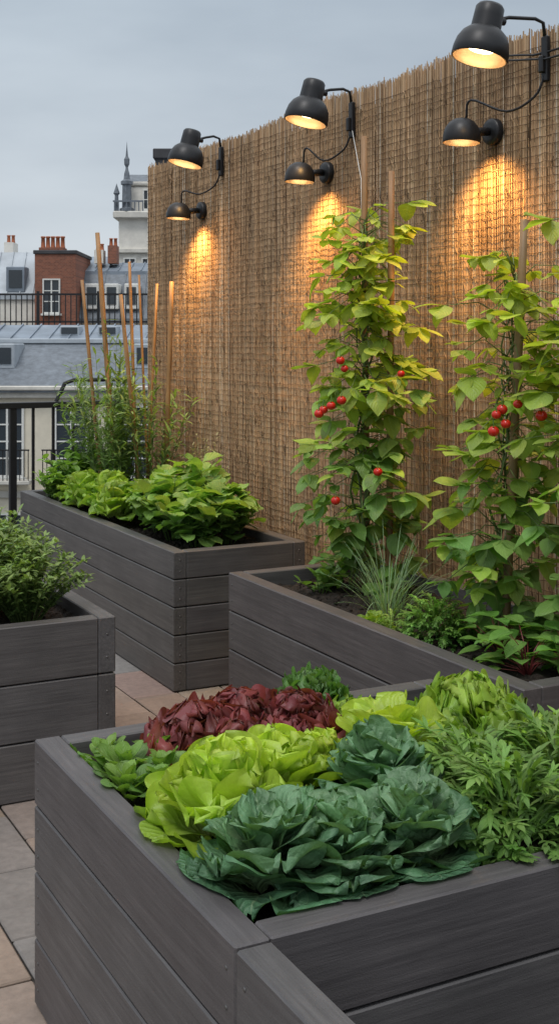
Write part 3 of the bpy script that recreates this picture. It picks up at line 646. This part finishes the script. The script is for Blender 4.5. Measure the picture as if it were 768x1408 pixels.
# terrace building d=44.5
e=bld('terrace_building',-8,44.5,'zinc-topped building with long black roof railing','building')
m=MB();m.box(-14,9,0,5,-16,1.7);part(m,'wall',e,[M_CREAM],False,True)
m=MB();m.box(-14.2,9.2,-.4,5,1.7,2.1,.05);part(m,'cornice',e,[M_DARK],False,True)
m=MB()
for q in np.arange(-14,9,.2): m.box(q-.018,q+.018,-.3,-.27,2.1,3.2)
for q in np.arange(-14,9,2.2): m.box(q-.05,q+.05,-.33,-.25,2.1,3.35)
m.box(-14.1,9.1,-.32,-.25,3.2,3.27);m.box(-14.1,9.1,-.3,-.27,2.2,2.26);part(m,'railing',e,[M_BLACK],False,True)
# brick building
e=bld('brick_building',-9.43,51,'red brick building with white window and chimney pots','building')
m=MB();m.box(-.86,.86,0,4,-16,5.2);part(m,'wall',e,[M_BRICK],False,True)
m=MB();m.box(-.92,.92,-.06,4.05,5.2,5.36,.02);part(m,'cornice',e,[M_DARK],False,True)
win(e,-.15,2.75,.62,1.35,0,2);win(e,-.15,-.6,.62,1.35,0,2)
m=MB();m.box(-.75,.3,.3,1.1,5.36,5.5);part(m,'chimney',e,[M_BRICK],False,True);pots(e,-.75,.3,.7,5.5,5,.5,.09)
# left zinc building
e=bld('zinc_roof_building',-15.5,51.5,'pale building with tall grey zinc mansard roof','building')
m=MB();m.box(-6,5.15,0,7,-16,3.4);part(m,'wall',e,[M_WHITE],False,True)
roof(e,-6,5.15,-.1,3.5,1.3,5.4,M_ZINCL,.55,depth=5)
for xx in(-3.2,-.6,2.0,4.3):
    m=MB();m.box(xx-.4,xx+.4,-.05,1.2,3.6,4.7,.03,mat=0);m.box(xx-.28,xx+.28,-.08,-.05,3.8,4.55,0,mat=1);part(m,'dormer',e,[M_ZINC,M_GLASS],False,True)
m=MB();m.box(3.35,3.75,2,3,5.2,5.9);part(m,'chimney',e,[M_WHITE],False,True);pots(e,3.35,3.75,2.5,5.9,2,.35,.08)
m=MB();m.box(-1.6,.2,2,3,5.2,6.1);part(m,'chimney',e,[M_BRICK],False,True);pots(e,-1.6,.2,2.5,6.1,6,.45,.09)
# slate building
e=bld('slate_roof_building',-6.9,52,'building with slate mansard roof and brick chimneys','building')
m=MB();m.box(-1.7,3,0,6,-16,2.4);part(m,'wall',e,[M_CREAM],False,True)
roof(e,-1.7,3,-.1,2.5,1.6,4.6,M_SLATE,.9,depth=4)
roof(e,-1.75,3.05,1.5,4.62,3.2,5.1,M_ZINC,.5,name='upper_roof',depth=2)
for xx in(-1.15,-.3,.55,1.7):
    m=MB();m.box(xx-.30,xx+.30,-.02,1.2,2.9,4.0,.03,mat=0);m.box(xx-.2,xx+.2,-.05,-.02,3.1,3.85,0,mat=1);part(m,'dormer',e,[M_FRAME,M_GLASS],False,True)
m=MB();m.box(-1.35,-.95,2,2.8,5.0,5.6);part(m,'chimney',e,[M_WHITE],False,True);pots(e,-1.35,-.95,2.4,5.6,2,.3,.08)
m=MB();m.box(-.75,-.35,2,2.8,5.0,5.8);part(m,'chimney',e,[M_BRICK],False,True);pots(e,-.75,-.35,2.4,5.8,2,.35,.08)
# tall white building
e=bld('stone_building',-5.2,60,'tall pale stone building with ornate dark turret','building')
m=MB();m.box(-2.75,4,0,8,-16,7.6);part(m,'wall',e,[M_WHITE],False,True)
m=MB();m.box(-3.0,4.2,-.35,8.2,7.6,7.95,.05);m.box(-2.9,4.1,-.2,-.002,5.9,6.1,.02);m.box(-2.85,4.1,-.15,-.002,3.1,3.3,.02);part(m,'cornice',e,[M_TRIM],False,True)
m=MB();m.box(-2.35,3.8,.5,6,7.95,9.3,.1);part(m,'attic_storey',e,[M_WHITE],False,True)
m=MB();m.box(-2.45,3.9,.4,6.1,9.3,9.5,.05);part(m,'attic_cornice',e,[M_TRIM],False,True)
roof(e,-2.4,3.85,.5,9.52,1.6,10.0,M_SLATE,0,depth=3)
for fl in range(3):
    for xx in(-2.2,-1.3,.2,1.5): win(e,xx,4.0-fl*2.9,.5,1.6,0,2)
win(e,-1.35,8.15,.4,.9,.5,1)
m=MB();M=Matrix.Translation((-2.35,.0,7.95))
m.lathe([(.36,0),(.36,.15),(.24,.2),(.22,1.3),(.30,1.35),(.30,1.5),(.16,1.6),(.13,1.9),(.07,2.1),(.06,2.2),(.13,2.35),(.14,2.6),(.06,2.75),(.03,3.1),(0,3.5)],M,8);part(m,'turret',e,[M_SLATE],False,True)
m=MB();m.lathe([(.12,0),(.09,.8),(.16,.9),(.06,1.2),(0,1.4)],Matrix.Translation((-2.85,-.05,7.95)),8);part(m,'pinnacle',e,[M_SLATE],False,True)
m=MB()
for q in range(8): m.box(-2.95+.2*q,-2.9+.2*q,-.3,-.25,7.95,8.45)
m.box(-3,-1.5,-.31,-.24,8.4,8.48);part(m,'balustrade',e,[M_SLATE],False,True)
# chimney seen over the fence end
e=bld('rendered_chimney',-3.9,42,'dark square chimney stack above neighbouring roof','chimney')
m=MB();m.box(-.4,.5,0,1,-16,7.85);m.box(-.48,.58,-.08,1.08,7.85,8.2,.03);part(m,'stack',e,[M_DARK],False,True)
# far row
e=bld('distant_terraced_buildings',-24,80,'distant pale buildings with grey roofs','building')
m=MB();m.box(-18,18,0,10,-16,5);part(m,'wall',e,[M_WHITE],False,True);roof(e,-18,18,-.1,5.05,2.5,7.3,M_ZINC,.8,depth=6)
# ================================================================= world, sun, camera
w=bpy.data.worlds.new('World');SC.world=w;w.use_nodes=True;nt=w.node_tree;nt.nodes.clear()
out=N(nt,'ShaderNodeOutputWorld');tc=N(nt,'ShaderNodeTexCoord');sp=N(nt,'ShaderNodeSeparateXYZ');nt.links.new(tc.outputs['Generated'],sp.inputs[0])
mpn=N(nt,'ShaderNodeMapping');mpn.inputs['Scale'].default_value=(1,1,3.2);nt.links.new(tc.outputs['Generated'],mpn.inputs[0])
cl=noise(nt,mpn.outputs[0],2.4,5,.5)
g=ramp(nt,sp.outputs[2],[(0,(.60,.63,.66)),(.08,(.55,.60,.65)),(.28,(.43,.50,.57)),(1,(1.4,1.45,1.5))])
c=mixc(nt,.75,g,ramp(nt,cl,[(.32,(.76,.78,.81)),(.68,(1.24,1.22,1.19))]),'MULTIPLY')
bg=N(nt,'ShaderNodeBackground');nt.links.new(c,bg.inputs[0]);bg.inputs[1].default_value=1.0
sk=N(nt,'ShaderNodeTexSky',sky_type='NISHITA');sk.sun_disc=False;sk.sun_elevation=math.radians(50);sk.sun_rotation=math.radians(200)
b2=N(nt,'ShaderNodeBackground');nt.links.new(sk.outputs[0],b2.inputs[0]);b2.inputs[1].default_value=.006
ad=N(nt,'ShaderNodeAddShader');nt.links.new(bg.outputs[0],ad.inputs[0]);nt.links.new(b2.outputs[0],ad.inputs[1]);nt.links.new(ad.outputs[0],out.inputs[0])
s=bpy.data.lights.new('sun','SUN');s.energy=1.3;s.angle=math.radians(16);s.color=(1,.97,.93);so=bpy.data.objects.new('sun',s);COL.objects.link(so)
dv=Vector((.45,.35,-1.0));so.rotation_euler=dv.to_track_quat('-Z','Y').to_euler()
cam=bpy.data.cameras.new('camera');co=bpy.data.objects.new('camera',cam);COL.objects.link(co);SC.camera=co
co.location=(0,0,1.5);co.rotation_euler=(math.pi/2,0,-TH)
cam.sensor_fit='VERTICAL';cam.sensor_height=36;cam.lens=36*1665/1408;cam.shift_y=-(704-470)/1408;cam.clip_end=8000;cam.clip_start=.02
SC.view_settings.view_transform='Standard';SC.view_settings.look='None';SC.view_settings.exposure=0
